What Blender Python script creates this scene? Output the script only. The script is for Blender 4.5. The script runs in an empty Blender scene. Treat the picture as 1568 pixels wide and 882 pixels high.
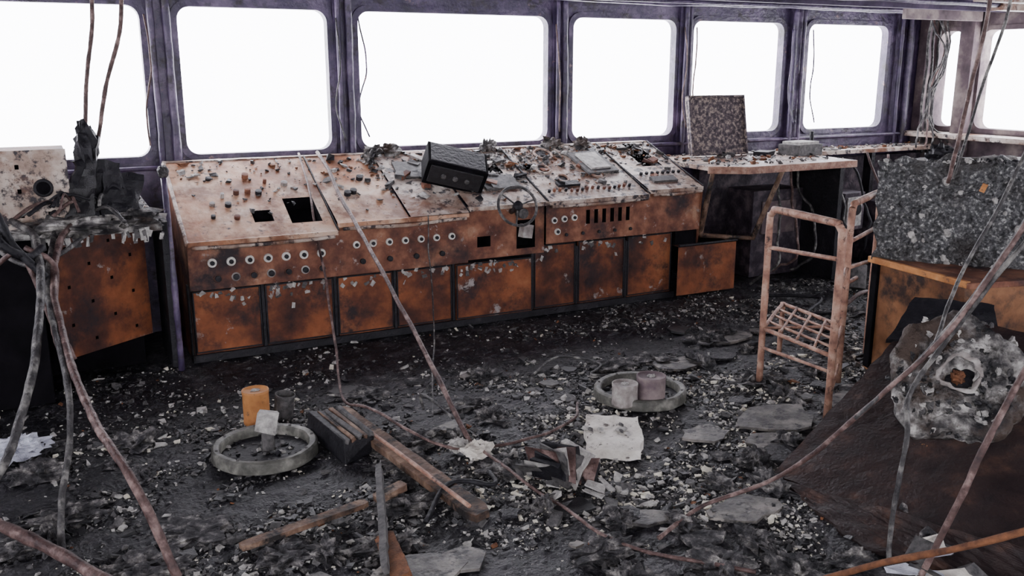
import bpy, math, random
import numpy as np
from mathutils import Vector, Matrix, noise
random.seed(7); np.random.seed(7)
sc=bpy.context.scene

# ------------------------------------------------------------------ materials
MATS={}
def mat(name, stops, scale=6, rough=.8, bump=.3, detail=8, metal=0, bscale=None, over=None, over_scale=20, over_rng=(.55,.62), voro=0, spec=.3, dist=.0, big=None):
    m=bpy.data.materials.new(name); m.use_nodes=True; nt=m.node_tree; N=nt.nodes; L=nt.links
    b=N["Principled BSDF"]; b.inputs["Roughness"].default_value=rough; b.inputs["Metallic"].default_value=metal
    b.inputs["Specular IOR Level"].default_value=spec
    tc=N.new("ShaderNodeTexCoord")
    n=N.new("ShaderNodeTexNoise"); n.inputs["Scale"].default_value=scale; n.inputs["Detail"].default_value=detail; n.inputs["Roughness"].default_value=.62; n.inputs["Distortion"].default_value=dist
    L.new(tc.outputs["Object"],n.inputs["Vector"])
    r=N.new("ShaderNodeValToRGB"); el=r.color_ramp.elements
    while len(el)<len(stops): el.new(.5)
    for e,(p,c) in zip(el,stops): e.position=p; e.color=(*c,1)
    L.new(n.outputs["Fac"],r.inputs["Fac"]); col=r.outputs["Color"]
    if over:
        n2=N.new("ShaderNodeTexNoise"); n2.inputs["Scale"].default_value=over_scale; n2.inputs["Detail"].default_value=6; n2.inputs["Roughness"].default_value=.7
        L.new(tc.outputs["Object"],n2.inputs["Vector"])
        mr=N.new("ShaderNodeMapRange"); mr.inputs[1].default_value=over_rng[0]; mr.inputs[2].default_value=over_rng[1]
        L.new(n2.outputs["Fac"],mr.inputs[0])
        mx=N.new("ShaderNodeMix"); mx.data_type='RGBA'; L.new(mr.outputs[0],mx.inputs[0]); L.new(col,mx.inputs[6]); mx.inputs[7].default_value=(*over,1); col=mx.outputs[2]
    if big:
        n3=N.new("ShaderNodeTexNoise"); n3.inputs["Scale"].default_value=big[1]; n3.inputs["Detail"].default_value=7; n3.inputs["Roughness"].default_value=.65
        mp=N.new("ShaderNodeMapping"); mp.inputs["Location"].default_value=(3.3,7.1,5.2); L.new(tc.outputs["Object"],mp.inputs[0]); L.new(mp.outputs[0],n3.inputs["Vector"])
        mr=N.new("ShaderNodeMapRange"); mr.inputs[1].default_value=big[2]; mr.inputs[2].default_value=big[3]
        L.new(n3.outputs["Fac"],mr.inputs[0])
        mx=N.new("ShaderNodeMix"); mx.data_type='RGBA'; L.new(mr.outputs[0],mx.inputs[0]); L.new(col,mx.inputs[6]); mx.inputs[7].default_value=(*big[0],1); col=mx.outputs[2]
    L.new(col,b.inputs["Base Color"])
    if bump:
        bp=N.new("ShaderNodeBump"); bp.inputs["Strength"].default_value=bump; bp.inputs["Distance"].default_value=.02
        nb=N.new("ShaderNodeTexNoise"); nb.inputs["Scale"].default_value=bscale or scale*5; nb.inputs["Detail"].default_value=6
        L.new(tc.outputs["Object"],nb.inputs["Vector"]); L.new(nb.outputs["Fac"],bp.inputs["Height"])
        L.new(bp.outputs[0],b.inputs["Normal"])
    MATS[name]=m
    return m
mat("rust_panel",[(.3,(.014,.008,.010)),(.44,(.085,.027,.015)),(.58,(.22,.068,.026)),(.75,(.36,.14,.06))],3.0,.7,.35,over=(.022,.014,.016),over_scale=4.5,over_rng=(.50,.66),big=((.3,.27,.26),5.5,.63,.69))
mat("rust_band",[(.3,(.03,.014,.014)),(.48,(.14,.052,.032)),(.62,(.27,.12,.07)),(.75,(.4,.24,.16))],5,.7,.35,over=(.36,.31,.29),over_scale=14,over_rng=(.61,.71),big=((.022,.015,.018),3.0,.50,.66))
mat("deck_rust",[(.3,(.10,.038,.02)),(.44,(.33,.14,.07)),(.54,(.48,.29,.19)),(.66,(.6,.47,.38)),(.8,(.68,.6,.54))],2.6,.5,.3,over=(.045,.026,.025),over_scale=20,over_rng=(.57,.66),big=((.17,.065,.03),2.6,.5,.62))
mat("deck_ash",[(.3,(.07,.042,.035)),(.44,(.32,.23,.18)),(.56,(.5,.42,.36)),(.78,(.66,.61,.56))],4.5,.5,.5,over=(.028,.023,.027),over_scale=13,over_rng=(.51,.59),big=((.17,.078,.045),2.6,.51,.64))
mat("soot_black",[(.3,(.004,.004,.006)),(.6,(.014,.013,.017)),(.8,(.042,.038,.044))],8,.6,.5)
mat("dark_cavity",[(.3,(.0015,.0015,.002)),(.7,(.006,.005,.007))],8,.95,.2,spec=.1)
mat("char_floor",[(.36,(.003,.003,.005)),(.5,(.012,.011,.015)),(.6,(.034,.031,.037)),(.69,(.14,.13,.125)),(.8,(.38,.36,.33))],10,.55,1.0,detail=14,bscale=45,over=(.17,.16,.155),over_scale=75,over_rng=(.58,.66),spec=.4,big=((.004,.0035,.006),.9,.47,.61))
mat("ash_mound",[(.36,(.008,.008,.010)),(.5,(.045,.042,.045)),(.6,(.16,.15,.145)),(.70,(.42,.4,.37))],18,.8,1.0,detail=12,bscale=50)
mat("bare_deck",[(.35,(.03,.028,.028)),(.5,(.10,.092,.085)),(.65,(.22,.2,.18))],6,.5,.5,detail=10,over=(.02,.018,.02),over_scale=14,over_rng=(.52,.6))
mat("char_grey",[(.3,(.025,.024,.027)),(.7,(.13,.123,.12))],30,.7,.3)
mat("char_black",[(.3,(.004,.004,.005)),(.7,(.02,.019,.022))],30,.45,.3,spec=.5)
mat("ash_light",[(.3,(.17,.163,.155)),(.7,(.55,.53,.5))],25,.8,.4)
mat("ash_cream",[(.3,(.46,.42,.33)),(.7,(.82,.78,.67))],25,.8,.3)
mat("rust_chip",[(.3,(.06,.024,.014)),(.7,(.22,.09,.04))],25,.8,.3)
mat("frame_glare_paint",[(.3,(.014,.010,.028)),(.5,(.055,.038,.085)),(.7,(.19,.14,.23))],4,.4,.5,over=(.02,.013,.02),over_scale=6,over_rng=(.53,.64),spec=.5,big=((.22,.14,.14),9,.64,.70))  # dark frame paint, its purple tint stands in for lavender window glare
mat("equip_soot",[(.3,(.012,.009,.014)),(.5,(.045,.035,.048)),(.7,(.15,.12,.13))],9,.6,.5)
mat("wall_scorched",[(.3,(.04,.028,.038)),(.5,(.13,.095,.105)),(.7,(.36,.3,.27))],3,.8,.4)
mat("ceiling_soot",[(.3,(.02,.013,.03)),(.6,(.065,.045,.085)),(.8,(.17,.13,.17))],4,.8,.5)
mat("bubbled_board",[(.36,(.010,.010,.012)),(.47,(.045,.045,.048)),(.56,(.11,.11,.112)),(.66,(.40,.40,.38))],44,.45,1.0,detail=9,bscale=60,spec=.6,big=((.016,.012,.011),2.2,.50,.62))
mat("speckle_board",[(.35,(.03,.022,.03)),(.5,(.095,.075,.085)),(.6,(.32,.26,.22)),(.75,(.46,.38,.31))],34,.7,.8,detail=6)
mat("scorched_plate",[(.3,(.008,.005,.006)),(.55,(.026,.015,.014)),(.7,(.07,.036,.026))],7,.6,.35,bscale=60,over=(.38,.19,.08),over_scale=6.5,over_rng=(.67,.70),spec=.3)
mat("orange_sheet",[(.3,(.07,.03,.017)),(.5,(.2,.09,.042)),(.7,(.36,.18,.09))],2.5,.4,.2,over=(.03,.02,.018),over_scale=3,over_rng=(.5,.62))
mat("ash_crust",[(.36,(.010,.010,.012)),(.45,(.05,.047,.048)),(.54,(.19,.18,.172)),(.65,(.55,.53,.5))],9,.8,1.0,detail=12,bscale=34,big=((.055,.038,.03),3.0,.50,.60))
mat("wood_burnt",[(.3,(.03,.02,.015)),(.5,(.13,.075,.05)),(.7,(.36,.25,.18))],7,.7,.5,over=(.012,.010,.010),over_scale=5,over_rng=(.5,.6))
mat("rusty_tube",[(.3,(.13,.06,.045)),(.5,(.32,.17,.12)),(.7,(.5,.34,.26))],12,.55,.3,over=(.05,.026,.022),over_scale=18,over_rng=(.57,.67))
mat("cable_brown",[(.3,(.025,.014,.015)),(.5,(.09,.052,.047)),(.7,(.30,.21,.19))],14,.5,.4)
mat("cable_grey",[(.3,(.014,.013,.015)),(.5,(.05,.047,.048)),(.7,(.28,.27,.25))],14,.5,.5)
mat("ring_steel",[(.3,(.03,.03,.027)),(.5,(.10,.098,.086)),(.7,(.27,.26,.23))],10,.5,.3)
mat("can_orange",[(.3,(.26,.1,.03)),(.6,(.48,.21,.07)),(.8,(.6,.36,.18))],9,.6,.3,over=(.1,.06,.04),over_scale=14,over_rng=(.6,.68))
mat("can_grey",[(.3,(.12,.10,.095)),(.5,(.28,.25,.235)),(.7,(.5,.48,.45))],12,.7,.3)
mat("knob_white",[(.3,(.42,.38,.34)),(.7,(.78,.76,.72))],30,.6,.2)
mat("tile_white",[(.3,(.25,.22,.19)),(.45,(.6,.56,.5)),(.7,(.84,.8,.74))],9,.8,.5,over=(.12,.1,.09),over_scale=16,over_rng=(.58,.64))
mat("paper_white",[(.3,(.35,.35,.42)),(.7,(.74,.76,.84))],14,.8,.6)

# ------------------------------------------------------------------ mesh builder
class MB:
    def __init__(s): s.v=[];s.f=[];s.mi=[];s.sm=[];s.mats=[]
    def add(s,vs,fs,m,smooth=False):
        if m not in s.mats: s.mats.append(m)
        k=s.mats.index(m); o=len(s.v); s.v+= [tuple(q) for q in vs]
        for f in fs: s.f.append(tuple(i+o for i in f)); s.mi.append(k); s.sm.append(smooth)
    def box(s,c,d,m,R=None,jit=0):
        vs=[]
        for z in(-.5,.5):
            for (x,y) in((-.5,-.5),(.5,-.5),(.5,.5),(-.5,.5)):
                p=Vector((x*d[0],y*d[1],z*d[2]))
                if jit: p+=Vector([random.uniform(-jit,jit) for _ in range(3)])
                if R: p=R@p
                vs.append(p+Vector(c))
        s.add(vs,[(3,2,1,0),(4,5,6,7),(0,1,5,4),(1,2,6,5),(2,3,7,6),(3,0,4,7)],m)
    def prism(s,pts,z0,z1,m):
        n=len(pts); vs=[(x,y,z0) for x,y in pts]+[(x,y,z1) for x,y in pts]
        s.add(vs,[tuple(range(n))[::-1],tuple(range(n,2*n))]+[(i,(i+1)%n,n+(i+1)%n,n+i) for i in range(n)],m)
    def slab(s,c4,th,m):
        c=[Vector(q) for q in c4]; n=(c[1]-c[0]).cross(c[3]-c[0]).normalized()*th
        s.add(c+[q-n for q in c],[(0,1,2,3),(7,6,5,4),(0,4,5,1),(1,5,6,2),(2,6,7,3),(3,7,4,0)],m)
    def cyl(s,p0,p1,r,m,r1=None,seg=18,caps=True):
        p0=Vector(p0);p1=Vector(p1);r1=r if r1 is None else r1
        s.lathe([(0,0),(r,0),(r1,1),(0,1)] if caps else [(r,0),(r1,1)],p0,p1-p0,m,seg,unit=True)
    def lathe(s,prof,c,ax,m,seg=32,unit=False,wob=0,rim=0):
        c=Vector(c);ax=Vector(ax);ln=ax.length; az=ax.normalized()
        u=az.cross(Vector((0,0,1)) if abs(az.z)<.9 else Vector((1,0,0))).normalized(); w=az.cross(u)
        k=ln if unit else 1; vs=[];fs=[];n=len(prof)
        for i in range(seg):
            a=2*math.pi*i/seg
            for (r,h) in prof:
                rr=r*(1+rim*noise.noise(Vector((math.cos(a)*1.6,math.sin(a)*1.6,r*4))))
                p=c+(u*math.cos(a)+w*math.sin(a))*rr+az*h*k
                if wob: p+=noise.noise_vector(p*9)*wob+noise.noise_vector(p*30)*wob*.5
                vs.append(p)
        for i in range(seg):
            j=(i+1)%seg
            for q in range(n-1): fs.append((i*n+q,j*n+q,j*n+q+1,i*n+q+1))
        s.add(vs,fs,m,True)
    def torus(s,c,ax,R,r,m,seg=36,ps=8,wob=0,sq=1):
        s.lathe([(R+r*math.cos(2*math.pi*i/ps),sq*r*math.sin(2*math.pi*i/ps)) for i in range(ps+1)],c,ax,m,seg,wob=wob)
    def tube(s,path,r,m,seg=8,sub=8,smooth=True,wob=0):
        P=[Vector(p) for p in path]
        if smooth and len(P)>2:
            Q=[]; E=[P[0]*2-P[1]]+P+[P[-1]*2-P[-2]]
            for i in range(1,len(E)-2):
                for k in range(sub):
                    t=k/sub; a,b,c,d=E[i-1:i+3]
                    Q.append(.5*((2*b)+(c-a)*t+(2*a-5*b+4*c-d)*t*t+(3*b-a-3*c+d)*t**3))
            Q.append(P[-1]); P=Q
        elif wob:
            Q=[]
            for i in range(len(P)-1):
                for k in range(sub): Q.append(P[i].lerp(P[i+1],k/sub))
            Q.append(P[-1]);P=Q
        if wob: P=[p+noise.noise_vector(p*2.3+Vector((r*900,0,0)))*wob+noise.noise_vector(p*8)*wob*.25 for p in P]
        n=len(P); vs=[];fs=[]; t0=(P[1]-P[0]).normalized()
        u=t0.orthogonal().normalized()
        for i in range(n):
            t=((P[min(i+1,n-1)]-P[max(i-1,0)])).normalized()
            u=(u-t*u.dot(t)).normalized(); w=t.cross(u)
            rr=r*(1+.2*noise.noise(P[i]*25))
            for k in range(seg):
                a=2*math.pi*k/seg; vs.append(P[i]+(u*math.cos(a)+w*math.sin(a))*rr)
        for i in range(n-1):
            for k in range(seg): fs.append((i*seg+k,i*seg+(k+1)%seg,(i+1)*seg+(k+1)%seg,(i+1)*seg+k))
        fs.append(tuple(range(seg))[::-1]); fs.append(tuple((n-1)*seg+k for k in range(seg)))
        s.add(vs,fs,m,True)
    def panel(s,O,U,V,w,h,holes,depth,m,md="dark_cavity"):
        """flat sheet with real rectangular openings; holes = (u0,u1,v0,v1)"""
        O=Vector(O);U=Vector(U).normalized();V=Vector(V).normalized();n=U.cross(V)
        us=sorted(set([0,w]+[q for a in holes for q in a[:2]])); vv=sorted(set([0,h]+[q for a in holes for q in a[2:]]))
        P=lambda a,b,d=0:O+U*a+V*b-n*d
        for i in range(len(us)-1):
            for j in range(len(vv)-1):
                cu=(us[i]+us[i+1])/2;cv=(vv[j]+vv[j+1])/2
                if any(a<cu<b and c<cv<d for a,b,c,d in holes): continue
                s.add([P(us[i],vv[j]),P(us[i+1],vv[j]),P(us[i+1],vv[j+1]),P(us[i],vv[j+1])],[(0,1,2,3)],m)
        for a,b,c,d in holes:
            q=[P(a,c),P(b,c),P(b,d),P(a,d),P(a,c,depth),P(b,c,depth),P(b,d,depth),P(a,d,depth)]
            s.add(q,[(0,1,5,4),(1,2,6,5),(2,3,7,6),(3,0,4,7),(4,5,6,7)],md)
    def blob(s,c,rx,ry,rz,m,amp=.3,fr=6,seg=20,rings=12):
        vs=[];fs=[]
        for i in range(rings+1):
            th=math.pi*i/rings
            for k in range(seg):
                a=2*math.pi*k/seg; d=Vector((math.sin(th)*math.cos(a),math.sin(th)*math.sin(a),math.cos(th)))
                k2=1+amp*noise.noise(d*fr*.4+Vector(c)*3)+amp*.6*noise.noise(d*fr+Vector(c)*5)
                vs.append((c[0]+d.x*rx*k2,c[1]+d.y*ry*k2,c[2]+d.z*rz*k2))
        for i in range(rings):
            for k in range(seg): fs.append((i*seg+k,(i+1)*seg+k,(i+1)*seg+(k+1)%seg,i*seg+(k+1)%seg))
        s.add(vs,fs,m)
    def wslab(s,c4,th,m,n=26,amp=.012):
        c=[Vector(q) for q in c4]; nn=(c[1]-c[0]).cross(c[3]-c[0]).normalized(); vs=[];fs=[]
        for j in range(n+1):
            for i in range(n+1):
                p=c[0].lerp(c[1],i/n).lerp(c[3].lerp(c[2],i/n),j/n)
                p=p+nn*amp*noise.noise(p*14)+(c[1]-c[0]).normalized()*(amp*2*noise.noise(p*9) if i in(0,n) else 0)+(c[3]-c[0]).normalized()*(amp*2*noise.noise(p*9) if j in(0,n) else 0)
                vs.append(p)
        K=len(vs); vs+=[q-nn*th for q in vs]; w=n+1
        for j in range(n):
            for i in range(n):
                a=j*w+i; fs.append((a,a+1,a+w+1,a+w)); fs.append((K+a+w,K+a+w+1,K+a+1,K+a))
        for i in range(n):
            fs.append((i,K+i,K+i+1,i+1)); a=n*w+i; fs.append((a,a+1,K+a+1,K+a)); a=i*w; fs.append((a,a+w,K+a+w,K+a)); a=i*w+n; fs.append((a,K+a,K+a+w,a+w))
        s.add(vs,fs,m)
    def chips(s,pts,szf,chooser,flat=.5):
        B=[(-.5,-.5,-.5),(.5,-.5,-.5),(.5,.5,-.5),(-.5,.5,-.5),(-.5,-.5,.5),(.5,-.5,.5),(.5,.5,.5),(-.5,.5,.5)]
        F=[(3,2,1,0),(4,5,6,7),(0,1,5,4),(1,2,6,5),(2,3,7,6),(3,0,4,7)]
        for p in pts:
            z=szf(); ax=Vector((random.gauss(0,1),random.gauss(0,1),random.gauss(0,1))).normalized()
            R=Matrix.Rotation(random.uniform(0,.9),3,ax)@Matrix.Rotation(random.uniform(0,6.28),3,'Z')
            d=(z*random.uniform(.6,1.6),z*random.uniform(.5,1.1),z*random.uniform(.15,flat))
            s.add([R@Vector(((x+random.uniform(-.3,.3))*d[0],(y+random.uniform(-.3,.3))*d[1],(q+random.uniform(-.2,.2))*d[2]))+Vector(p) for x,y,q in B],F,chooser(p))
    def build(s,name,bevel=0,coll=None):
        me=bpy.data.meshes.new(name); me.from_pydata(s.v,[],s.f)
        for q in s.mats: me.materials.append(MATS[q])
        me.polygons.foreach_set("material_index",s.mi); me.polygons.foreach_set("use_smooth",s.sm); me.update()
        o=bpy.data.objects.new(name,me); sc.collection.objects.link(o)
        if bevel:
            b=o.modifiers.new("b","BEVEL"); b.width=bevel; b.segments=2; b.limit_method='ANGLE'
        return o
def rot(rx=0,ry=0,rz=0): return Matrix.Rotation(math.radians(rz),3,'Z')@Matrix.Rotation(math.radians(ry),3,'Y')@Matrix.Rotation(math.radians(rx),3,'X')

# ------------------------------------------------------------------ room shell
XL,XR,YB,YF,ZC=-3.5,8.7,-3.0,7.0,2.5
def bay_wall(name,mapf,edges,wins,z1,wz,th=.12,mat_="frame_glare_paint",flip=False,rad=.09):
    mb=MB()
    def rr(x0,x1,a,b,r,n=6):
        out=[]
        for (cx,cz,a0) in((x1-r,b-r,0),(x0+r,b-r,90),(x0+r,a+r,180),(x1-r,a+r,270)):
            for i in range(n+1):
                t=math.radians(a0+90*i/n); out.append((cx+r*math.cos(t),cz+r*math.sin(t)))
        return out
    for i,(w0,w1) in enumerate(wins):
        e0,e1=edges[i],edges[i+1]; a,b=wz[i] if isinstance(wz,list) else wz; n=6
        I=rr(w0,w1,a,b,rad); C=[(e1,z1),(e0,z1),(e0,-.1),(e1,-.1)]
        vs=[mapf(x,0,z) for x,z in I]+[mapf(x,0,z) for x,z in C]; k=len(I); fs=[]
        for c in range(4):
            for j in range(n): fs.append((c*7+j,k+c,c*7+j+1))
            fs.append((c*7+6,k+c,k+(c+1)%4,((c+1)*7)%k))
        mb.add(vs,fs,mat_)
        O=[mapf(x,th,z) for x,z in I]
        mb.add([mapf(x,0,z) for x,z in I]+O,[(j,(j+1)%k,k+(j+1)%k,k+j) for j in range(k)],mat_)
        G=rr(w0-.045,w1+.045,a-.045,b+.045,rad+.03)
        L0=[mapf(x,-.025,z) for x,z in I];L1=[mapf(x,-.025,z) for x,z in G];L2=[mapf(x,0,z) for x,z in G];L3=[mapf(x,0,z) for x,z in I]
        mb.add(L0+L1+L2+L3,[f for j in range(k) for f in((j,(j+1)%k,k+(j+1)%k,k+j),(k+j,k+(j+1)%k,2*k+(j+1)%k,2*k+j),(3*k+j,3*k+(j+1)%k,(j+1)%k,j))],mat_)
    for i,(w0,w1) in enumerate(wins):
        e0,e1=edges[i],edges[i+1]; a,b=wz[i] if isinstance(wz,list) else wz
        for (x0,x1,p,q) in((e0,w0,-.1,z1),(w1,e1,-.1,z1),(w0,w1,-.1,a),(w0,w1,b,z1)):
            mb.add([mapf(x0,th,p),mapf(x1,th,p),mapf(x1,th,q),mapf(x0,th,q)],[(0,1,2,3)],mat_)
    return mb.build(name)
fw_edges=[XL,-1.05,.86,2.17,4.085,5.40,6.76,XR]
fw=[(-2.9,-1.25),(-.85,.735),(.98,2.05),(2.29,3.96),(4.21,5.30),(5.50,6.60),(6.93,8.04)]
bay_wall("wall_front",lambda u,d,z:(u,YF+d,z),fw_edges,fw,ZC,(1.28,2.31),th=.06)
bay_wall("wall_right",lambda u,d,z:(XR+d,-u,z),[-7,-6.46,-5.1,-3.5,-1.5,.5,3.0],[(-6.84,-6.56),(-6.34,-5.25),(-4.9,-3.7),(-3.2,-1.8),(-1.2,.2),(.8,2.6)],ZC,(1.28,2.26),mat_="wall_scorched")
bay_wall("wall_left",lambda u,d,z:(XL-d,u,z),[-3,-.5,2.,4.5,7],[(-2.7,-.8),(-.2,1.7),(2.3,4.2),(4.8,6.7)],ZC,(1.28,2.31))
bay_wall("wall_back",lambda u,d,z:(-u,YB-d,z),[-XR,-6,-3.5,-1,1.3,3.5],[(-8.3,-6.4),(-5.6,-3.9),(-3.1,-1.4),(-.6,1.0),(1.7,3.1)],ZC,(1.1,2.35))
mb=MB(); mb.box(((XL+XR)/2,2,ZC+.05),(XR-XL+.3,10.3,.1),"ceiling_soot"); mb.build("ceiling")
mb=MB()
for y in (6.1,4.6,3.1,1.6): mb.box((2.6,y,ZC-.04),(12.1,.07,.08),"ceiling_soot")
for y,r in((6.72,.02),(6.6,.014),(5.6,.025)): mb.tube([(XL+.1,y,ZC-.06),(2,y,ZC-.07),(5,y-.03,ZC-.06),(XR-.1,y,ZC-.06)],r,"frame_glare_paint",wob=.02)
mb.build("trim_1_ceiling_beams")
def fz(x,y):
    p=Vector((x,y,0)); return .014*noise.noise(p*3)+.014*noise.noise(p*9)+.016*max(0,noise.noise(p*22))
gx=np.concatenate([np.linspace(XL,-.6,20,endpoint=False),np.linspace(-.6,6.5,300,endpoint=False),np.linspace(6.5,XR,20)])
gy=np.concatenate([np.linspace(YB,1.6,20,endpoint=False),np.linspace(1.6,6.2,230,endpoint=False),np.linspace(6.2,YF,10)])
mb=MB(); W=len(gx); vs=[(x,y,fz(x,y)-.012) for y in gy for x in gx]
fs=[(j*W+i,j*W+i+1,(j+1)*W+i+1,(j+1)*W+i) for j in range(len(gy)-1) for i in range(W-1)]
mb.add(vs,fs,"char_floor"); mb.build("floor")

mb=MB()
for x,r in((.80,.022),(.90,.03),(2.12,.02),(2.2,.028),(4.03,.016),(4.10,.028),(5.38,.02),(5.43,.014),(6.7,.025),(6.82,.018),(8.2,.02),(8.32,.03),(-1.1,.03)):
    mb.tube([(x,6.93,1.05),(x+.004,6.935,1.7),(x,6.93,ZC)],r,"frame_glare_paint",wob=.006)
for x in(.85,2.16,4.07,5.40,6.76,8.36): mb.box((x,6.985,1.75),(.13,.05,1.5),"frame_glare_paint")
mb.tube([(XL,6.93,1.2),(2,6.93,1.2),(XR,6.93,1.2)],.018,"frame_glare_paint")
for x in (8.45,8.52,8.6): mb.tube([(x,6.8,1.0),(x-.03,6.78,1.5),(x+.02,6.8,2.0),(x,6.8,ZC)],.014,"cable_grey",wob=.03)
for k in range(5): mb.tube([(8.25+.06*k,6.7,ZC),(8.35+.05*k+random.uniform(-.1,.1),6.5,2.0-.03*k),(8.25+random.uniform(-.1,.2),6.6,1.5),(8.1+.1*k,6.5,1.12)],.009,random.choice(["cable_grey","cable_brown"]),wob=.12)
# curled burnt gasket strips hanging off the frames
for x0 in(.75,2.1,2.27,4.0,5.34,5.47,6.64,6.9):
    mb.tube([(x0,6.9,2.25),(x0+random.uniform(-.03,.03),6.86,1.9),(x0+random.uniform(-.04,.04),6.87,1.6),(x0+random.uniform(-.05,.05),6.84,1.36)],.006,random.choice(["cable_grey","frame_glare_paint","cable_brown"]),wob=.02)
mb.build("trim_2_window_mullions")
mb=MB()
mb.box((8.62,6.45,1.75),(.1,.16,1.5),"wall_scorched");mb.box((8.6,6.93,1.8),(.16,.1,1.4),"wall_scorched");mb.box((8.5,5.9,1.2),(.28,2.2,.05),"deck_ash")
mb.box((8.2,5.6,2.44),(.8,.12,.1),"deck_ash");mb.box((7.6,4.9,2.42),(2.0,.1,.06),"deck_ash");mb.box((8.0,6.3,2.40),(1.1,.05,.12),"wall_scorched")
mb.build("trim_3_corner_post",.005)

# ------------------------------------------------------------------ bridge console
def deck_z(zt,y): return zt+(1.24-zt)*(y-6.0)/.82
mb=MB()
secs=[("A",.79,1.78,.81,.49,"deck_rust"),("B",1.78,2.76,.86,.49,"deck_rust"),("C",2.76,3.42,.90,.50,"deck_ash"),("D",3.42,4.36,.90,.57,"deck_ash"),("E",4.36,4.90,.93,.57,"deck_ash")]
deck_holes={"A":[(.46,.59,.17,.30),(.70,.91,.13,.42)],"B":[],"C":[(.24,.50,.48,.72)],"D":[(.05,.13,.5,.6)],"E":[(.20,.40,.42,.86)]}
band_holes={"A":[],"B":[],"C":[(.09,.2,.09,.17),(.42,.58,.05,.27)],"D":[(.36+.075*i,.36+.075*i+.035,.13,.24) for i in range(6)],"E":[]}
for nme,a,b,zt,zb,dm in secs:
    yb=6.03 if nme!="C" else 6.06
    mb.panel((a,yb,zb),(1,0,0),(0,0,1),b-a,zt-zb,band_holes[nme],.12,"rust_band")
    mb.add([(a,yb,zb),(b,yb,zb),(b,6.1,zb),(a,6.1,zb)],[(0,1,2,3)],"soot_black")
    d=Vector((0,.82,1.24-zt)); h=d.length
    if nme=="B":
        mb.panel((a,6.0,zt),(1,0,0),d,.52,h,[],.1,"deck_rust"); mb.panel((a+.525,5.99,zt+.01),(1,0,0),d,b-a-.53,h,[(.12,.30,.5,.6)],.1,"deck_ash")
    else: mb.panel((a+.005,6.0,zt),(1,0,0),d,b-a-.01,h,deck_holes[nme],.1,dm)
    mb.box(((a+b)/2,6.015,zt-.01),(b-a-.01,.05,.03),dm)
    if nme!="C": mb.tube([(a+.03,5.985,zt-.035),((a+b)/2,5.98,zt-.04),(b-.03,5.985,zt-.03)],.013,"deck_ash",wob=.008)
    mb.tube([(b,5.995,zt+.01),(b,6.82,1.25)],.006,"soot_black",smooth=False)
    mb.box(((a+b)/2,6.86,1.15),(b-a,.08,.2),"deck_ash")
for x in(.79,4.90):
    mb.add([(x,6.04,0 if x<1 else .4),(x,6.9,0 if x<1 else .4),(x,6.9,1.24),(x,6.82,1.24),(x,6.0,.81 if x<1 else .93)],[(0,1,2,3,4)],"rust_band")
mb.tube([(.79,6.0,.8),(.79,6.82,1.24)],.014,"deck_ash",smooth=False,wob=.004)
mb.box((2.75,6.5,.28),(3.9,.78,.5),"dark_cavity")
seams=[.79,1.26,1.76,2.2,2.66,3.33,3.73,4.2,4.67]
for i in range(8):
    a,b=seams[i],seams[i+1]; top=.47 if b<3.4 else .55; yo=6.08 if i!=4 else 6.06
    mb.box(((a+b)/2,yo+.015,(.05+top)/2),(b-a-.035,.03,top-.05),"rust_panel",rot(random.uniform(-1,1),0,random.uniform(-1.2,1.2)))
    for (p,q) in(((a+.02,.06),(a+.02,top)),((b-.02,.06),(b-.02,top)),((a+.02,top),(b-.02,top)),((a+.02,.06),(b-.02,.06))):
        mb.tube([(p[0],yo-.003,p[1]),(q[0],yo-.003,q[1])],.006,"soot_black",smooth=False)
    mb.box((a,6.10,.27),(.02,.05,.5),"soot_black")
    for k in range([14,26,8,16,26,8,12,6][i]):
        x=a+.05+(b-a-.1)*random.random()**1.4; mb.box((x,yo-.004,top-abs(random.gauss(0,.05))),(random.uniform(.01,.035),.006,random.uniform(.01,.04)),random.choice(["ash_light","char_grey","can_grey"]),rot(0,random.uniform(0,90),0),.005)
mb.box((2.73,6.1,.025),(3.9,.1,.05),"soot_black")
def knob(x,z,y,r=.028):
    mb.lathe([(0,-.004),(r*.45,-.006),(r*.5,.01),(r*.95,.012),(r,.004),(r*1.05,-.01)],(x,y,z),(0,-1,0),"knob_white",16)
    mb.cyl((x,y-.012,z),(x,y-.02,z),r*.5,"soot_black",seg=10)
for i in range(7): knob(.94+.12*i,.665,6.03,.03)
for i in range(7):
    x=.97+.115*i; mb.torus((x,6.028,.56),(0,-1,0),.024,.006,"can_grey" if i%2 else "rust_band",14,6); mb.cyl((x,6.03,.56),(x,6.01,.56),.02,"soot_black",seg=10)
for i in range(7): knob(1.91+.12*i,.70,6.03,.026)
for i in range(4): mb.cyl((1.95+.2*i,6.03,.58),(1.95+.2*i,6.01,.58),.02,"soot_black",seg=10)
for x,z in((3.49,.75),(3.58,.755),(3.67,.76),(3.52,.66)): knob(x,z,6.03,.026)
for i in range(5): mb.cyl((3.6+.15*i,6.03,.63),(3.6+.15*i,6.018,.63),.014,"soot_black",seg=8)
mb.box((3.24,6.02,.69),(.09,.06,.1),"can_grey",rot(0,10,8)); mb.cyl((3.2,6.05,.83),(3.2,5.98,.83),.04,"char_grey")
def on(x,y,zt): return Vector((x,y,deck_z(zt,y)))
nA=Vector((0,-.46,.88))
for x,y in((1.02,6.35),(1.1,6.42),(1.12,6.33),(1.2,6.45),(1.28,6.46),(1.35,6.44),(1.42,6.55),(1.0,6.22),(1.15,6.2),(1.3,6.62),(1.05,6.62),(1.55,6.52)):
    p=on(x,y,.81); mb.cyl(p,p+nA*random.uniform(.015,.04),random.uniform(.012,.024),random.choice(["can_grey","soot_black","rust_band"]),seg=12)
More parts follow.
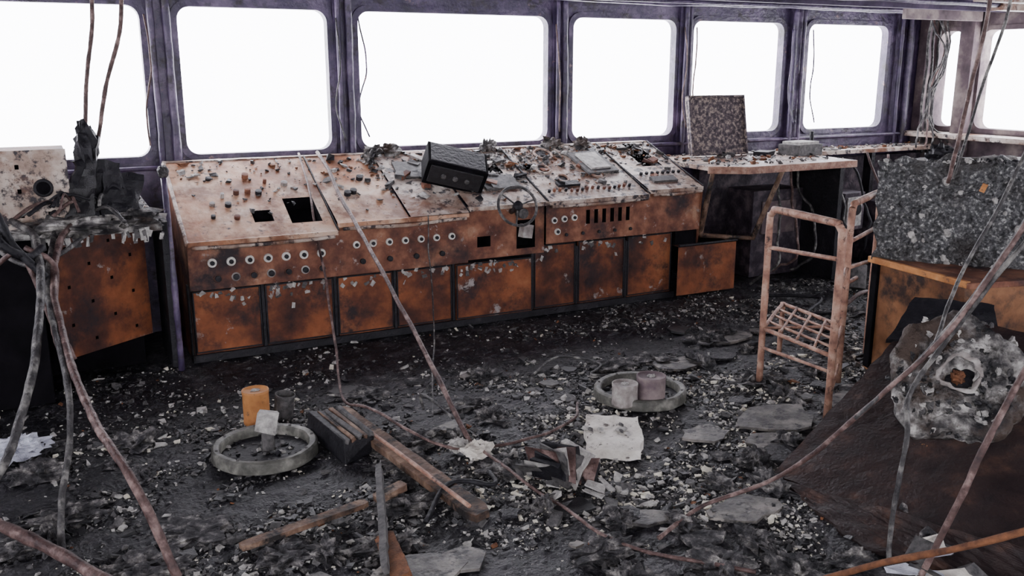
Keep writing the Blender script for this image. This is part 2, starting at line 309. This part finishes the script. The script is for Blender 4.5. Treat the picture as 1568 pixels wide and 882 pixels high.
for x,y in((1.95,6.32),(2.0,6.34),(2.1,6.5)):
    p=on(x,y,.86); mb.cyl(p,p+nA*.03,.025,"soot_black",seg=12)
for k in range(16):
    p=on(3.5+.05*k,6.13+.01*math.sin(k),.9); mb.cyl(p,p+nA*.025,.012,"rust_band" if k%3 else "soot_black",seg=8)
for (x,y,r) in((3.75,6.68,.075),(3.62,6.45,.06),(3.95,6.75,.05),(4.06,6.35,.055),(3.72,6.3,.05)):
    p=on(x,y,.9); mb.torus(p+nA*.01,nA,r,.012,"deck_ash",22,6); mb.cyl(p,p+nA*.008,r*.9,"soot_black",seg=20)
Rd=Matrix.Rotation(math.atan2(.34,.82),3,'X')
mb.box(on(4.12,6.5,.9)+nA*.02,(.3,.36,.02),"char_grey",Rd@rot(0,0,4)); mb.box(on(4.12,6.5,.9)+nA*.035,(.2,.26,.02),"ash_light",Rd@rot(0,0,4))
mb.box(on(3.15,6.3,.9)+nA*.01,(.3,.2,.02),"char_grey",Rd); mb.box(on(2.55,6.55,.87)+nA*.02,(.3,.24,.015),"char_grey",Rd@rot(0,0,-6)); mb.box(on(3.72,6.22,.9)+nA*.01,(.2,.06,.02),"soot_black",Rd)
mb.box(on(4.6,6.15,.93)+nA*.01,(.24,.08,.02),"char_grey",Rd)
for k in range(34):
    x=random.uniform(2.4,4.85);y=random.uniform(6.2,6.78);p=on(x,y,.9)+nA*.015
    mb.box(p,(random.uniform(.03,.12),random.uniform(.02,.07),random.uniform(.01,.04)),random.choice(["char_grey","soot_black","rust_band","can_grey"]),Rd@rot(random.uniform(-10,10),random.uniform(-10,10),random.uniform(0,180)),.006)
for k in range(8):
    p=on(4.45+.055*k,6.26,.93); mb.cyl(p,p+nA*.02,.014,"soot_black",seg=8)
mb.panel((4.67,6.0,.02),(1,0,0),(0,0,1),.62,.42,[],.1,"rust_panel"); mb.panel((5.29,6.0,.02),(0,1,0),(0,0,1),.5,.42,[],.1,"rust_panel")
mb.panel((4.67,6.0,.44),(1,0,0),(0,1,0),.62,.5,[(.25,.57,.05,.4)],.3,"rust_band")
mb.tube([(4.67,5.99,.45),(5.29,5.99,.45)],.012,"soot_black",smooth=False)
mb.box((4.78,6.3,.55),(.22,.5,.2),"dark_cavity")
mb.build("bridge_control_console",.003)

mb=MB(); c=Vector((3.12,5.93,.90)); ax=Vector((-.1,-.9,.42)).normalized()
mb.torus(c,ax,.15,.011,"cable_grey",40,8); mb.cyl(c-ax*.14,c+ax*.01,.022,"cable_grey"); mb.cyl(c-ax*.01,c+ax*.02,.035,"soot_black")
u=ax.orthogonal().normalized()
for k in range(3):
    d=Matrix.Rotation(k*2.094+.5,3,ax)@u; mb.tube([c,c+d*.15],.007,"cable_grey",smooth=False)
mb.build("ship_steering_wheel")

mb=MB(); R=rot(30,14,-14); c=Vector((2.78,6.30,1.16))
mb.box(c,(.46,.26,.20),"dark_cavity",R); mb.box(c+R@Vector((0,-.132,0)),(.40,.012,.15),"char_black",R)
mb.box(c+R@Vector((.0,0,.103)),(.42,.23,.01),"soot_black",R)
for k in(-1,0,1): mb.cyl(c+R@Vector((k*.09,-.13,0)),c+R@Vector((k*.09,-.15,0)),.02,"char_grey",seg=10)
mb.build("overturned_instrument_box",.008)

# ------------------------------------------------------------------ right counter
mb=MB()
mb.prism([(4.94,6.6),(4.93,5.98),(5.2,5.8),(6.41,5.8),(6.5,6.55),(8.5,6.55),(8.5,6.9),(4.94,6.9)],1.06,1.10,"deck_ash")
mb.box((5.8,5.79,1.07),(1.24,.03,.06),"rusty_tube");mb.box((5.06,5.88,1.07),(.34,.03,.06),"rusty_tube",rot(0,0,-32))
mb.tube([(5.6,5.82,1.06),(5.42,5.95,.45)],.022,"wood_burnt",smooth=False);mb.tube([(4.98,5.98,1.06),(4.97,6.1,.5)],.022,"wood_burnt",smooth=False);mb.tube([(5.42,5.95,.46),(4.97,6.1,.5)],.018,"wood_burnt",smooth=False)
for x in(6.38,7.5,8.45): mb.box((x,6.6 if x>7 else 6.2,.53),(.05,.6 if x<7 else .1,1.06),"soot_black")
mb.box((7,6.85,.5),(3.0,.1,1.0),"equip_soot")
mb.build("chart_counter",.003)
mb=MB()
mb.box((6.9,6.35,.55),(.3,.28,.36),"equip_soot",rot(0,0,6));mb.box((6.9,6.2,.55),(.22,.02,.28),"ash_light",rot(0,0,6));mb.cyl((6.9,6.19,.58),(6.9,6.16,.58),.06,"soot_black")
mb.box((6.05,6.5,.4),(.6,.35,.8),"equip_soot");mb.box((6.05,6.31,.55),(.4,.02,.3),"wall_scorched");mb.box((7.6,6.4,.3),(.5,.4,.6),"equip_soot")
for k in range(12): mb.tube([(5.6+.25*k,6.1,.02),(5.7+.23*k,5.95,.3),(5.8+.21*k,6.1,.7),(5.9+.2*k,6.3,1.04)],.012,random.choice(["soot_black","cable_grey","cable_brown"]),wob=.12)
mb.box((7.0,5.6,.12),(.5,.3,.22),"equip_soot",rot(10,5,20));mb.cyl((6.2,5.5,.02),(6.25,5.55,.22),.1,"char_grey")
mb.build("burnt_equipment_cabinet",.006)
mb=MB(); R=rot(-12,0,-6)
mb.box((5.57,6.68,1.375),(.6,.04,.54),"speckle_board",R)
for s_ in(-.29,.29): mb.box(Vector((5.57,6.68,1.375))+R@Vector((s_,-.02,0)),(.02,.05,.54),"speckle_board",R)
mb.box(Vector((5.57,6.68,1.375))+R@Vector((0,-.02,.26)),(.6,.05,.02),"speckle_board",R)
mb.build("scorched_chart_board",.003)
mb=MB()
mb.box((6.35,6.4,1.15),(.34,.24,.1),"char_grey",rot(0,0,8));mb.box((6.35,6.4,1.21),(.28,.2,.03),"ash_light",rot(0,0,8));mb.cyl((6.6,6.5,1.1),(6.6,6.52,1.3),.02,"soot_black");mb.box((6.0,6.5,1.12),(.2,.14,.04),"soot_black",rot(0,0,30))
mb.build("radio_tray",.004)

# ------------------------------------------------------------------ left bench
mb=MB()
mb.prism([(-2.2,5.5),(.6,5.5),(.62,6.85),(-2.2,6.85)],.99,1.03,"ash_crust")
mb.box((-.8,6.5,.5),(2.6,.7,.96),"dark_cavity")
O=Vector((.02,5.75,.22));U=Vector((.58,.42,0)).normalized()
holes=[]
for i in range(4):
    for j in range(6):
        if (i+j)%2: holes.append((.08+i*.15,.1+i*.15,.07+j*.115,.09+j*.115))
mb.panel(O,U,(0,0,1),.66,.76,holes,.02,"rust_panel"); mb.slab([O+Vector((0,.03,0)),O+U*.66+Vector((0,.03,0)),O+U*.66+Vector((0,.03,.76)),O+Vector((0,.03,.76))],.01,"dark_cavity")
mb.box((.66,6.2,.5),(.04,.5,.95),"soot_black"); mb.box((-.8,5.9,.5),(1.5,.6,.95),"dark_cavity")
mb.build("side_bench_cabinet",.003)
mb=MB()
hs=[]
for i in range(5):
    for j in range(3):
        if (i*j)%3!=2: hs.append((.07+i*.135,.09+i*.135,.07+j*.13,.095+j*.13))
mb.panel((-.58,5.52,1.035),(1,0.06,0),(0,.1,1),.73,.43,hs,.05,"deck_ash"); mb.box((-.21,5.93,1.24),(.72,.5,.4),"rust_band")
mb.torus((.02,5.56,1.26),(0,-1,0),.04,.01,"soot_black",18,6);mb.cyl((.02,5.58,1.26),(.02,5.55,1.26),.035,"dark_cavity");mb.torus((-.3,5.545,1.26),(0,-1,0),.03,.008,"soot_black",18,6)
mb.build("switch_box",.004)
mb=MB()
mb.wslab([(.14,5.55,1.05),(.46,5.62,1.05),(.42,5.68,1.36),(.2,5.62,1.42)],.05,"soot_black",14,.03)
mb.wslab([(.1,5.52,1.04),(.26,5.48,1.04),(.32,5.66,1.52),(.22,5.7,1.5)],.04,"char_black",14,.03)
mb.wslab([(.3,5.5,1.04),(.5,5.6,1.04),(.52,5.72,1.26),(.34,5.66,1.34)],.04,"soot_black",14,.03)
mb.blob((.26,5.68,1.46),.06,.06,.13,"soot_black",.5,6)
mb.blob((.3,5.82,1.14),.2,.2,.13,"soot_black",.5,7);mb.blob((.12,5.5,1.05),.25,.14,.05,"ash_crust",.7,7);mb.blob((.45,5.62,1.05),.17,.14,.05,"ash_crust",.8,7)
for k in range(22):
    a=random.uniform(0,6.28); p=Vector((.22+.1*math.cos(a),5.6+.06*math.sin(a),1.1+random.uniform(0,.1)))
    q=p+Vector((random.uniform(-.3,.25),random.uniform(-.25,.0),random.uniform(-.1,.02))); mb.tube([p,(p+q)/2+Vector((0,0,.05)),q],random.uniform(.006,.012),random.choice(["soot_black","cable_grey","cable_brown"]),wob=.04)
for k in range(30):
    x=random.uniform(-.1,.6); mb.box((x,5.49,.99-random.uniform(0,.03)),(random.uniform(.01,.03),.015,random.uniform(.02,.09)),random.choice(["ash_light","char_grey"]),rot(0,random.uniform(-20,20),0),.004)
mb.build("melted_wiring_heap")
mb=MB()
mb.tube([(.69,5.95,.0),(.69,5.96,.7),(.7,6.1,1.22)],.02,"frame_glare_paint");mb.blob((.7,6.1,1.26),.035,.035,.04,"cable_grey",.2)
mb.build("valve_standpipe")

# ------------------------------------------------------------------ tubular chair frame
mb=MB(); r=.021
Lp,Rp,BR,BL=Vector((3.80,4.03,0)),Vector((3.75,3.43,0)),Vector((4.26,3.84,0)),Vector((4.33,4.42,0)); BR2=Vector((4.86,4.16,0))
def up(v,z): return Vector((v.x,v.y,z))
def hoop(a,b,z,zb=0):
    d=(b-a).normalized(); P=[up(a,.0),up(a,z*.5),up(a,z-.07)]
    for t in(30,60,90):
        t=math.radians(t);P.append(up(a,z-.07)+d*.07*(1-math.cos(t))+Vector((0,0,.07*math.sin(t))))
    for t in(90,60,30,0):
        t=math.radians(t);P.append(up(b,z-.07)-d*.07*(1-math.cos(t))+Vector((0,0,.07*math.sin(t))))
    P+=[up(b,z*.5),up(b,zb)]; mb.tube(P,r,"rusty_tube",10,3,True,0)
hoop(Lp,Rp,1.09);hoop(BR,BR2,1.11)
def T(a,b,rr=.013): mb.tube([a,b],rr,"rusty_tube",8,6,False,.004)
T(up(Lp,.86),up(Rp,.9));T(up(BR,.88),up(BR2,.88));T(up(BR,.72),up(BR2,.66))
T(up(Lp,.36),up(Rp,.36));T(up(Lp,.36),up(BL,.36));T(up(BL,.36),up(BR,.36));T(up(Rp,.36),up(BR,.36));T(up(BL,0),up(BL,.37),.017)
T(up(Rp,.72),up(BR,.72));T(up(BR,.62),up(BR,.62)+Vector((.2,.1,0)))
for t in(.25,.5,.75):
    T(up(Lp,.36).lerp(up(Rp,.36),t),up(BL,.36).lerp(up(BR,.36),t),.009);T(up(Lp,.36).lerp(up(BL,.36),t),up(Rp,.36).lerp(up(BR,.36),t),.009)
T(up(Lp,.36),up(BR,.36),.009);T(up(Lp,.24),up(Rp,.27),.01);T(up(Rp,.1),up(BR,.12),.01)
mb.build("tubular_chair_frame")

# ------------------------------------------------------------------ right cabinet cluster
mb=MB()
mb.prism([(4.62,3.97),(4.53,3.24),(5.7,2.9),(5.9,3.9)],0.0,.70,"orange_sheet")
mb.slab([(4.60,3.99,.70),(4.51,3.22,.70),(4.51,3.22,.74),(4.60,3.99,.74)],.03,"can_orange")
mb.prism([(4.605,3.99),(4.51,3.20),(5.7,2.88),(5.9,3.95)],.70,.735,"rust_band")
mb.slab([(4.605,3.96,.02),(4.59,3.9,.02),(4.59,3.9,.7),(4.605,3.96,.7)],.03,"dark_cavity")
mb.build("rusted_floor_cabinet",.005)
mb=MB()
mb.wslab([(4.60,3.94,.74),(5.3,2.75,.26),(5.55,3.32,1.36),(4.62,3.97,1.34)],.05,"bubbled_board",60,.03)
mb.prism([(4.68,4.0),(5.55,3.4),(5.9,3.9),(5.25,4.2)],.735,1.31,"bubbled_board")
mb.blob((5.0,3.85,1.36),.1,.08,.06,"soot_black",.6);mb.blob((5.3,3.7,1.34),.16,.08,.02,"ash_light",.6);mb.box((4.98,3.52,1.2),(.03,.03,.05),"can_orange",rot(20,0,30))
for k in range(60):
    t=random.random(); mb.blob((4.63+.9*t,3.98-.62*t,1.335),random.uniform(.01,.035),.02,random.uniform(.005,.02),random.choice(["char_grey","soot_black","ash_light"]),.7,7,8,6)
for k in range(260):
    s1,t1=random.random(),random.random()
    a=Vector((4.60,3.94,.74)).lerp(Vector((5.3,2.75,.26)),s1);b=Vector((4.62,3.97,1.34)).lerp(Vector((5.55,3.32,1.36)),s1);q=a.lerp(b,t1)
    rr=random.uniform(.008,.026); mb.blob(q,rr,rr,rr,"bubbled_board" if k%6 else "ash_light",.5,7,8,6)
mb.build("blistered_equipment_cabinet")
mb=MB()
mb.wslab([(2.92,2.97,.03),(3.25,1.55,.03),(4.6,2.2,.56),(4.27,3.31,.58)],.045,"scorched_plate",30,.006)
mb.wslab([(2.93,2.96,.02),(2.80,2.30,.01),(3.2,1.6,.02),(3.25,1.7,.12)],.03,"scorched_plate",20,.02)
mb.wslab([(3.95,3.25,.48),(4.35,2.9,.5),(4.48,3.02,.66),(4.26,3.34,.66)],.03,"soot_black",12)
mb.build("fallen_scorched_panel")
mb=MB(); ax=Vector((-.56,-.45,.70)).normalized(); c=Vector((3.66,2.6,.51))
mb.lathe([(.06,-.03),(.075,.01),(.10,.03),(.13,.012),(.17,.03),(.20,.012),(.24,.03),(.27,.05),(.30,.035),(.315,0),(.32,-.03),(.30,-.06),(.2,-.06),(.06,-.04),(.06,-.03)],c,ax,"ash_crust",120,wob=.034,rim=.22)
mb.cyl(c-ax*.05,c-ax*.015,.1,"soot_black");mb.torus(c+ax*.028,ax,.08,.012,"can_grey",30,6,wob=.03);mb.blob(c+ax*.0,.03,.03,.03,"rust_chip",.5)
for k in range(190):
    a=random.uniform(0,6.28);u=ax.orthogonal().normalized(); d=Matrix.Rotation(a,3,ax)@u; q=c+d*random.uniform(.1,.31)+ax*.02
    mb.blob(q,*(random.uniform(.006,.022) for _ in range(3)),random.choice(["ash_crust","ash_light","char_grey","char_black","char_black"]),.8,7,8,6)
mb.build("burnt_cable_drum_ring")

# ------------------------------------------------------------------ floor objects
def ring(c,R):
    mb=MB(); mb.lathe([(R-.042,.0),(R-.042,.045),(R-.036,.056),(R-.010,.060),(R,.05),(R+.004,.0),(R-.02,-.01)],c,(0,0,1),"ring_steel",60,wob=.004)
    mb.lathe([(0,.006),(R-.042,.008)],c,(0,0,1),"soot_black",40)
    for k in range(8): a=k*.785; mb.cyl((c[0]+(R-.023)*math.cos(a),c[1]+(R-.023)*math.sin(a),c[2]+.05),(c[0]+(R-.023)*math.cos(a),c[1]+(R-.023)*math.sin(a),c[2]+.063),.007,"char_grey",seg=8)
    mb.chips([(c[0]+random.gauss(0,R*.42),c[1]+random.gauss(0,R*.42),c[2]+.012) for _ in range(90)],lambda:.006+random.expovariate(90),lambda p:random.choice(["char_black","char_grey","ash_light","soot_black"]),.7)
    return mb
m1=ring((.87,4.38,.005),.26)
m1.cyl((.89,4.40,.01),(.89,4.40,.13),.035,"char_grey",.03);m1.box((.88,4.37,.17),(.10,.05,.10),"ash_light",rot(-12,10,-20),.012);m1.build("pedestal_base_ring",.002)
m2=ring((3.03,4.20,.005),.27);m2.build("pedestal_base_ring.001",.002)
def can(name,c,r,h,m,tilt=(0,0),open_=False):
    mb=MB(); ax=Vector((tilt[0],tilt[1],1)).normalized()
    pr=[(0,0),(r*.97,0),(r,.01),(r,.02),(r*.975,.03),(r*.975,h-.025),(r,h-.015),(r,h),(r*.92,h),(r*.92,h-.008)]
    pr+= [(r*.9,.02),(0,.02)] if open_ else [(0,h-.006)]
    mb.lathe(pr,c,ax,m,32,wob=.002)
    if open_: mb.box((c[0],c[1],c[2]+h*.5),(r,.01,h*.5),"ash_light",rot(10,30,40))
    else: mb.blob((c[0],c[1],c[2]+h-.005),r*.3,r*.25,.01,"ash_light",.5)
    mb.build(name)
can("rusted_can",(.92,4.80,.01),.072,.19,"can_orange");can("open_glass_jar",(1.07,4.84,.0),.055,.14,"char_grey",(.12,-.1),True)
can("scorched_cup",(2.84,4.08,.02),.075,.13,"can_grey");can("scorched_cup.001",(3.0,4.05,.02),.085,.16,"wall_scorched")

def plank(a,b,w,th,m,twist=0):
    mb=MB(); a=Vector(a);b=Vector(b);d=(b-a);L=d.length;d.normalize(); s=d.cross(Vector((0,0,1))).normalized(); s=Matrix.Rotation(twist,3,d)@s; n=s.cross(d)
    K=24; vs=[];fs=[]
    for i in range(K+1):
        p=a+d*L*i/K; ww=w*(1+.12*noise.noise(p*7)); 
        if i in(0,K): ww*=.7
        for (q,t) in((-1,0),(1,0),(1,1),(-1,1)):
            e=(noise.noise(p*18+Vector((q*3,0,0)))*.006); vs.append(p+s*(q*ww/2+e)+n*(t*th+e*.6))
    for i in range(K):
        for k in range(4): fs.append((i*4+k,(i+1)*4+k,(i+1)*4+(k+1)%4,i*4+(k+1)%4))
    fs+=[(0,1,2,3),tuple(K*4+k for k in(3,2,1,0))]; mb.add(vs,fs,m); return mb
m=plank((1.33,4.62,.05),(1.52,3.2,.03),.10,.035,"wood_burnt",.1)
m.tube([(1.30,4.55,.11),(1.40,3.9,.09),(1.48,3.25,.08)],.010,"rusty_tube");m.build("burnt_plank")
plank((.56,3.44,.02),(1.12,3.54,.04),.05,.022,"wood_burnt").build("burnt_plank.001")
plank((1.17,3.56,.03),(1.32,3.60,.05),.06,.03,"wood_burnt").build("burnt_plank.002")
plank((1.28,3.82,.06),(1.0,2.95,.05),.03,.03,"char_grey",.3).build("charred_batten")
plank((1.1,3.25,.02),(1.05,2.9,.03),.08,.03,"rust_chip",.3).build("charred_batten.001")
mb=MB();mb.box((1.24,4.30,.06),(.17,.40,.10),"soot_black",rot(3,4,10),.02)
for k in range(5): mb.box((1.18+.032*k,4.29,.115+.004*k),(.02,.39,.02),"wood_burnt" if k%2 else "char_grey",rot(3,4,10),.008)
mb.build("charred_wood_block",.004)
mb=MB()
mb.wslab([(2.27,3.58,.05),(2.50,3.44,.05),(2.74,3.80,.07),(2.5,3.95,.07)],.05,"tile_white",16,.016)
for k in range(8): mb.blob((2.5+random.uniform(-.15,.15),3.7+random.uniform(-.15,.15),.07),random.uniform(.01,.04),.02,.008,"ash_light" if k%2 else "char_grey",.8,8,8,6)
mb.build("broken_white_tile")
mb=MB()
for k in range(15):
    t=(k-7)/7; R=rot(random.uniform(-22,22),t*40+random.uniform(-8,8),35+random.uniform(-18,18)); h=random.uniform(.1,.19)
    mb.box(Vector((2.02+.09*t,3.42-.04*t+random.uniform(-.03,.03),.08-.03*abs(t)))+R@Vector((0,0,.02)),(.004+.006*(k%3),random.uniform(.1,.18),h),["char_grey","ash_light","soot_black","cable_brown","soot_black"][k%5],R,.014)
for k in range(24): mb.box((2.02+random.uniform(-.2,.26),3.4+random.uniform(-.2,.18),.03),(random.uniform(.03,.09),random.uniform(.03,.06),.005),random.choice(["char_grey","char_grey","char_black","ash_light"]),rot(random.uniform(-30,30),random.uniform(-30,30),random.uniform(0,180)),.012)
mb.build("burnt_book")
mb=MB();mb.blob((-.26,4.93,.04),.13,.09,.05,"paper_white",.9,9,30,18)
for k in range(5): mb.blob((-.26+random.uniform(-.1,.1),4.9+random.uniform(-.1,.1),.05),.05,.04,.03,"paper_white",1.2,12,14,10)
mb.build("crumpled_plastic_bag")
mb=MB()
for k in range(9): mb.box((2.80+random.uniform(-.14,.16),1.97+random.uniform(-.08,.08),.03+.015*k),(.11,.08,.005),["paper_white","tile_white","char_grey"][k%3],rot(random.uniform(-30,30),random.uniform(-30,30),random.uniform(0,180)),.02)
mb.build("scattered_paper")
mb=MB();mb.blob((1.80,3.85,.04),.07,.05,.04,"tile_white",.8,8);mb.blob((1.74,3.95,.04),.05,.04,.03,"ash_light",.8,8);mb.build("ceramic_fragment")

mb=MB()
for k in range(60):
    x=random.uniform(.6,5.2);y=random.uniform(2.2,5.2); s_=random.uniform(.04,.15); n=random.randint(6,10)
    P=[(x+s_*random.uniform(.4,1)*math.cos(6.28*i/n),y+s_*.8*random.uniform(.4,1)*math.sin(6.28*i/n)) for i in range(n)]
    if 2.2<x<3.4 and 3.3<y<4.6: continue
    if .5<x<1.6 and 3.1<y<5: continue
    mb.prism(P,0,random.uniform(.010,.018),random.choice(["char_floor","char_black","ash_mound","bare_deck"]))
for (x,y,s_) in((3.5,3.55,.3),(3.25,3.3,.2),(4.1,3.5,.3),(3.6,4.6,.22),(3.0,3.55,.16),(1.1,2.95,.25),(2.6,2.8,.2),(4.3,4.9,.25)):
    n=14; mb.prism([(x+s_*random.uniform(.6,1)*math.cos(6.28*i/n),y+s_*.75*random.uniform(.6,1)*math.sin(6.28*i/n)) for i in range(n)],0,.014,"bare_deck")
for k in range(110):
    x=random.uniform(-.4,5.6);y=random.uniform(2.1,5.0)
    if (2.2<x<3.4 and 3.4<y<4.6) or (.5<x<1.4 and 4.0<y<5): continue
    mb.blob((x,y,.0),random.uniform(.04,.16),random.uniform(.04,.14),random.uniform(.02,.05),"ash_mound",.9,7,24,12)
mb.build("charred_lining_flakes")

mb=MB(); pts=[]
while len(pts)<66000:
    x=random.uniform(-.9,7.2); y=random.uniform(1.7,6.05)
    if x>2.2+y*.95+.6: continue
    dn=.32+1.4*noise.noise(Vector((x*1.3,y*1.3,3)))+1.1*noise.noise(Vector((x*4,y*4,9)))
    if y>4.9 and x<3.4: dn*=.3
    if y>5.6: dn*=.6
    if x>1.7 and y<4.2: dn*=1.5
    if random.random()<max(dn,.03): pts.append((x,y,fz(x,y)-.008))
def ch(p):
    q=random.random()+ (.07 if p[0]>1.6 and p[1]<4.4 else -.03)
    return "char_black" if q<.50 else "char_grey" if q<.76 else "ash_light" if q<.94 else "rust_chip" if q<.95 else "ash_cream"
mb.chips(pts,lambda:min(.055,.003+random.expovariate(145)),ch,.8)
mb.build("floor_debris")
mb=MB(); pts=[]
for k in range(2600):
    x=random.uniform(.85,4.9);y=6.05+.76*random.random()**.5; zt=.81 if x<1.78 else .86 if x<2.76 else .9
    if x<2.2 and random.random()<.7: continue
    if y<6.45 and random.random()<.45: continue
    pts.append((x,y,deck_z(zt,y)+.008))
for k in range(300): pts.append((random.uniform(4.97,6.4),random.uniform(5.85,6.85),1.11))
for k in range(260): pts.append((random.uniform(6.4,8.45),random.uniform(6.58,6.85),1.11))
for k in range(260): pts.append((random.uniform(-.6,.6),random.uniform(5.52,6.8),1.04))
mb.chips(pts,lambda:.004+random.expovariate(90),lambda p:random.choice(["char_black","char_black","char_grey","ash_light","rust_chip","char_grey"]),.8)
for (x,y) in((2.3,6.78),(2.25,6.7),(2.45,6.8),(3.3,6.8),(3.9,6.8),(4.2,6.78)): mb.blob((x,y,deck_z(.88,y)+.03),random.uniform(.04,.09),.05,.05,"ash_crust",.9,8,14,10)
mb.build("console_debris")

# ------------------------------------------------------------------ cables
def cab(name,runs):
    mb=MB()
    for P,r,m in runs: mb.tube(P,r,m,8,10,True,.016)
    return mb.build(name)
cab("fallen_cable",[([(1.88,6.8,1.27),(1.86,5.9,.90),(1.83,4.9,.47),(1.80,3.95,.05)],.014,"cable_brown"),([(1.80,3.95,.05),(1.85,3.4,.03),(1.88,3.15,.03),(1.93,2.78,.03),(2.25,2.35,.03)],.008,"cable_brown"),([(1.78,4.1,.12),(1.74,4.4,.16),(1.76,4.45,.05)],.008,"cable_grey")])
cab("fallen_cable.001",[([(1.75,6.82,1.27),(1.68,6.3,1.0),(1.63,5.96,.72),(1.56,5.5,.35),(1.43,4.9,.06),(1.43,4.4,.14),(1.55,4.05,.1),(1.75,3.9,.04),(2.1,3.85,.04),(2.42,3.95,.05),(2.6,4.2,.03)],.008,"cable_brown")])
cab("fallen_cable.002",[([(2.42,5.97,.88),(2.41,5.92,.6),(2.3,5.6,.3),(2.0,4.9,.08),(1.78,4.4,.04)],.005,"cable_grey")])
cab("hanging_cable",[([(.40,5.8,ZC),(.36,5.8,2.1),(.30,5.78,1.8),(.24,5.75,1.4)],.012,"cable_brown"),([(.56,5.8,ZC),(.5,5.8,2.1),(.40,5.78,1.8),(.3,5.75,1.4)],.012,"cable_brown")])
cab("hanging_cable.001",[
 ([(-.15,5.55,1.1),(-.05,5.3,1.05),(-.04,5.0,.96),(-.06,4.7,.8),(-.11,4.4,.61),(-.18,4.2,.45),(-.26,4.0,.31),(-.5,3.7,.05)],.019,"cable_grey"),
 ([(.15,5.5,1.08),(.06,5.2,1.0),(.01,4.9,.85),(.02,4.6,.72),(.04,4.3,.62),(.10,3.95,.48),(.2,3.6,.33),(.31,3.39,.0)],.018,"cable_brown"),
 ([(.05,5.45,1.05),(.0,5.1,.95),(-.02,4.8,.8),(.02,4.3,.6),(.01,4.1,.4),(-.05,3.9,.18),(-.07,3.74,0)],.014,"cable_grey"),
 ([(-.3,5.5,1.25),(-.22,5.0,1.1),(-.1,5.0,1.0),(-.02,5.1,1.02)],.02,"soot_black"),
 ([(-.5,5.3,1.3),(-.25,5.1,1.25),(-.15,5.0,1.05),(-.02,4.95,.9)],.02,"soot_black"),
 ([(-.1,5.1,1.02),(.02,5.0,.93),(.0,4.85,.7),(.06,4.8,.5)],.014,"cable_brown"),
 ([(-.28,5.4,1.02),(-.1,5.1,.93),(.1,5.2,.98),(.25,5.5,1.04)],.012,"cable_grey"),
 ([(-.5,4.6,.28),(-.32,3.95,.16),(-.1,3.65,.08),(.12,3.35,.02)],.025,"cable_brown"),
 ([(-.4,5.4,1.2),(-.3,5.2,.9),(-.12,5.05,1.0),(-.03,4.9,.7),(.0,4.5,.66)],.013,"cable_brown")])
cab("hanging_cable.002",[
 ([(3.9,1.9,2.5),(3.5,2.0,1.9),(3.24,2.1,1.34),(3.02,2.22,.91),(2.8,2.45,.49),(2.7,2.75,.13),(2.4,2.85,.04),(2.11,2.75,.02)],.010,"cable_brown"),
 ([(3.9,1.95,2.5),(3.5,2.03,1.8),(3.2,2.13,1.24),(3.0,2.25,.86),(2.8,2.42,.52)],.008,"cable_grey"),
 ([(3.95,1.9,2.45),(3.45,2.0,1.6),(3.15,2.15,1.1),(2.97,2.3,.68),(2.83,2.2,.49),(2.74,2.15,.1),(2.72,2.1,0)],.010,"cable_grey"),
 ([(3.5,1.85,1.7),(3.2,1.85,1.2),(2.98,1.87,.82),(2.84,1.88,.59),(2.72,1.95,.21),(2.7,2.0,.0)],.012,"cable_brown"),
 ([(4.0,2.5,2.5),(3.7,2.4,1.7),(3.3,2.4,1.05),(3.05,2.3,.8)],.008,"cable_grey")])
cab("hanging_cable.003",[([(4.25,3.1,ZC),(4.27,3.09,2.2),(4.3,3.2,1.7),(4.35,3.3,1.3)],.011,"cable_brown"),([(4.5,3.1,ZC),(4.42,3.15,2.0),(4.4,3.3,1.3)],.008,"cable_grey"),([(5.6,3.6,ZC),(5.5,3.55,1.9),(5.52,3.5,1.36)],.012,"cable_grey"),([(5.9,3.7,ZC),(5.6,3.6,2.1),(5.5,3.5,1.4)],.012,"cable_grey")])
cab("rusty_pipe",[([(3.0,1.1,.88),(2.56,1.54,.52),(2.36,2.11,.11),(2.34,2.2,.02)],.012,"rust_chip")])
cab("fallen_cable.003",[([(2.6,4.75,.03),(2.9,4.95,.04),(3.1,4.75,.03),(2.95,4.6,.03),(3.3,4.5,.03)],.008,"cable_grey"),([(1.3,3.3,.03),(1.5,3.5,.08),(1.7,3.45,.05),(1.75,3.6,.03)],.012,"soot_black"),([(5.3,5.6,.03),(5.6,5.3,.05),(5.2,5.0,.05),(5.9,4.9,.04)],.014,"soot_black"),([(4.9,4.6,.05),(5.4,4.7,.25),(5.8,4.9,.1)],.014,"cable_brown")])

# ------------------------------------------------------------------ light
w=bpy.data.worlds.new("w"); sc.world=w; w.use_nodes=True; bg=w.node_tree.nodes["Background"]; bg.inputs[0].default_value=(.93,.92,1,1); bg.inputs[1].default_value=14
def area(name,loc,tgt,sx,sy,e,col=(1,1,1)):
    l=bpy.data.lights.new(name,"AREA"); l.shape='RECTANGLE'; l.size=sx;l.size_y=sy;l.energy=e;l.color=col
    o=bpy.data.objects.new(name,l); sc.collection.objects.link(o); o.location=loc; o.rotation_euler=(Vector(tgt)-Vector(loc)).to_track_quat('-Z','Y').to_euler()
area("fill_light",(-.6,-.8,2.3),(3,5,.4),.6,.4,70,(1,.98,.96))  # unseen fill added behind the camera to brighten the interior

cd=bpy.data.cameras.new("cam"); cam=bpy.data.objects.new("cam",cd); sc.collection.objects.link(cam)
cd.sensor_width=36; cd.lens=36*1400/1568; cd.clip_start=.05
p=math.atan(339/1400)
cam.location=(0,0,1.9); cam.rotation_euler=(math.pi/2-p,0,-math.radians(27.4)); sc.camera=cam
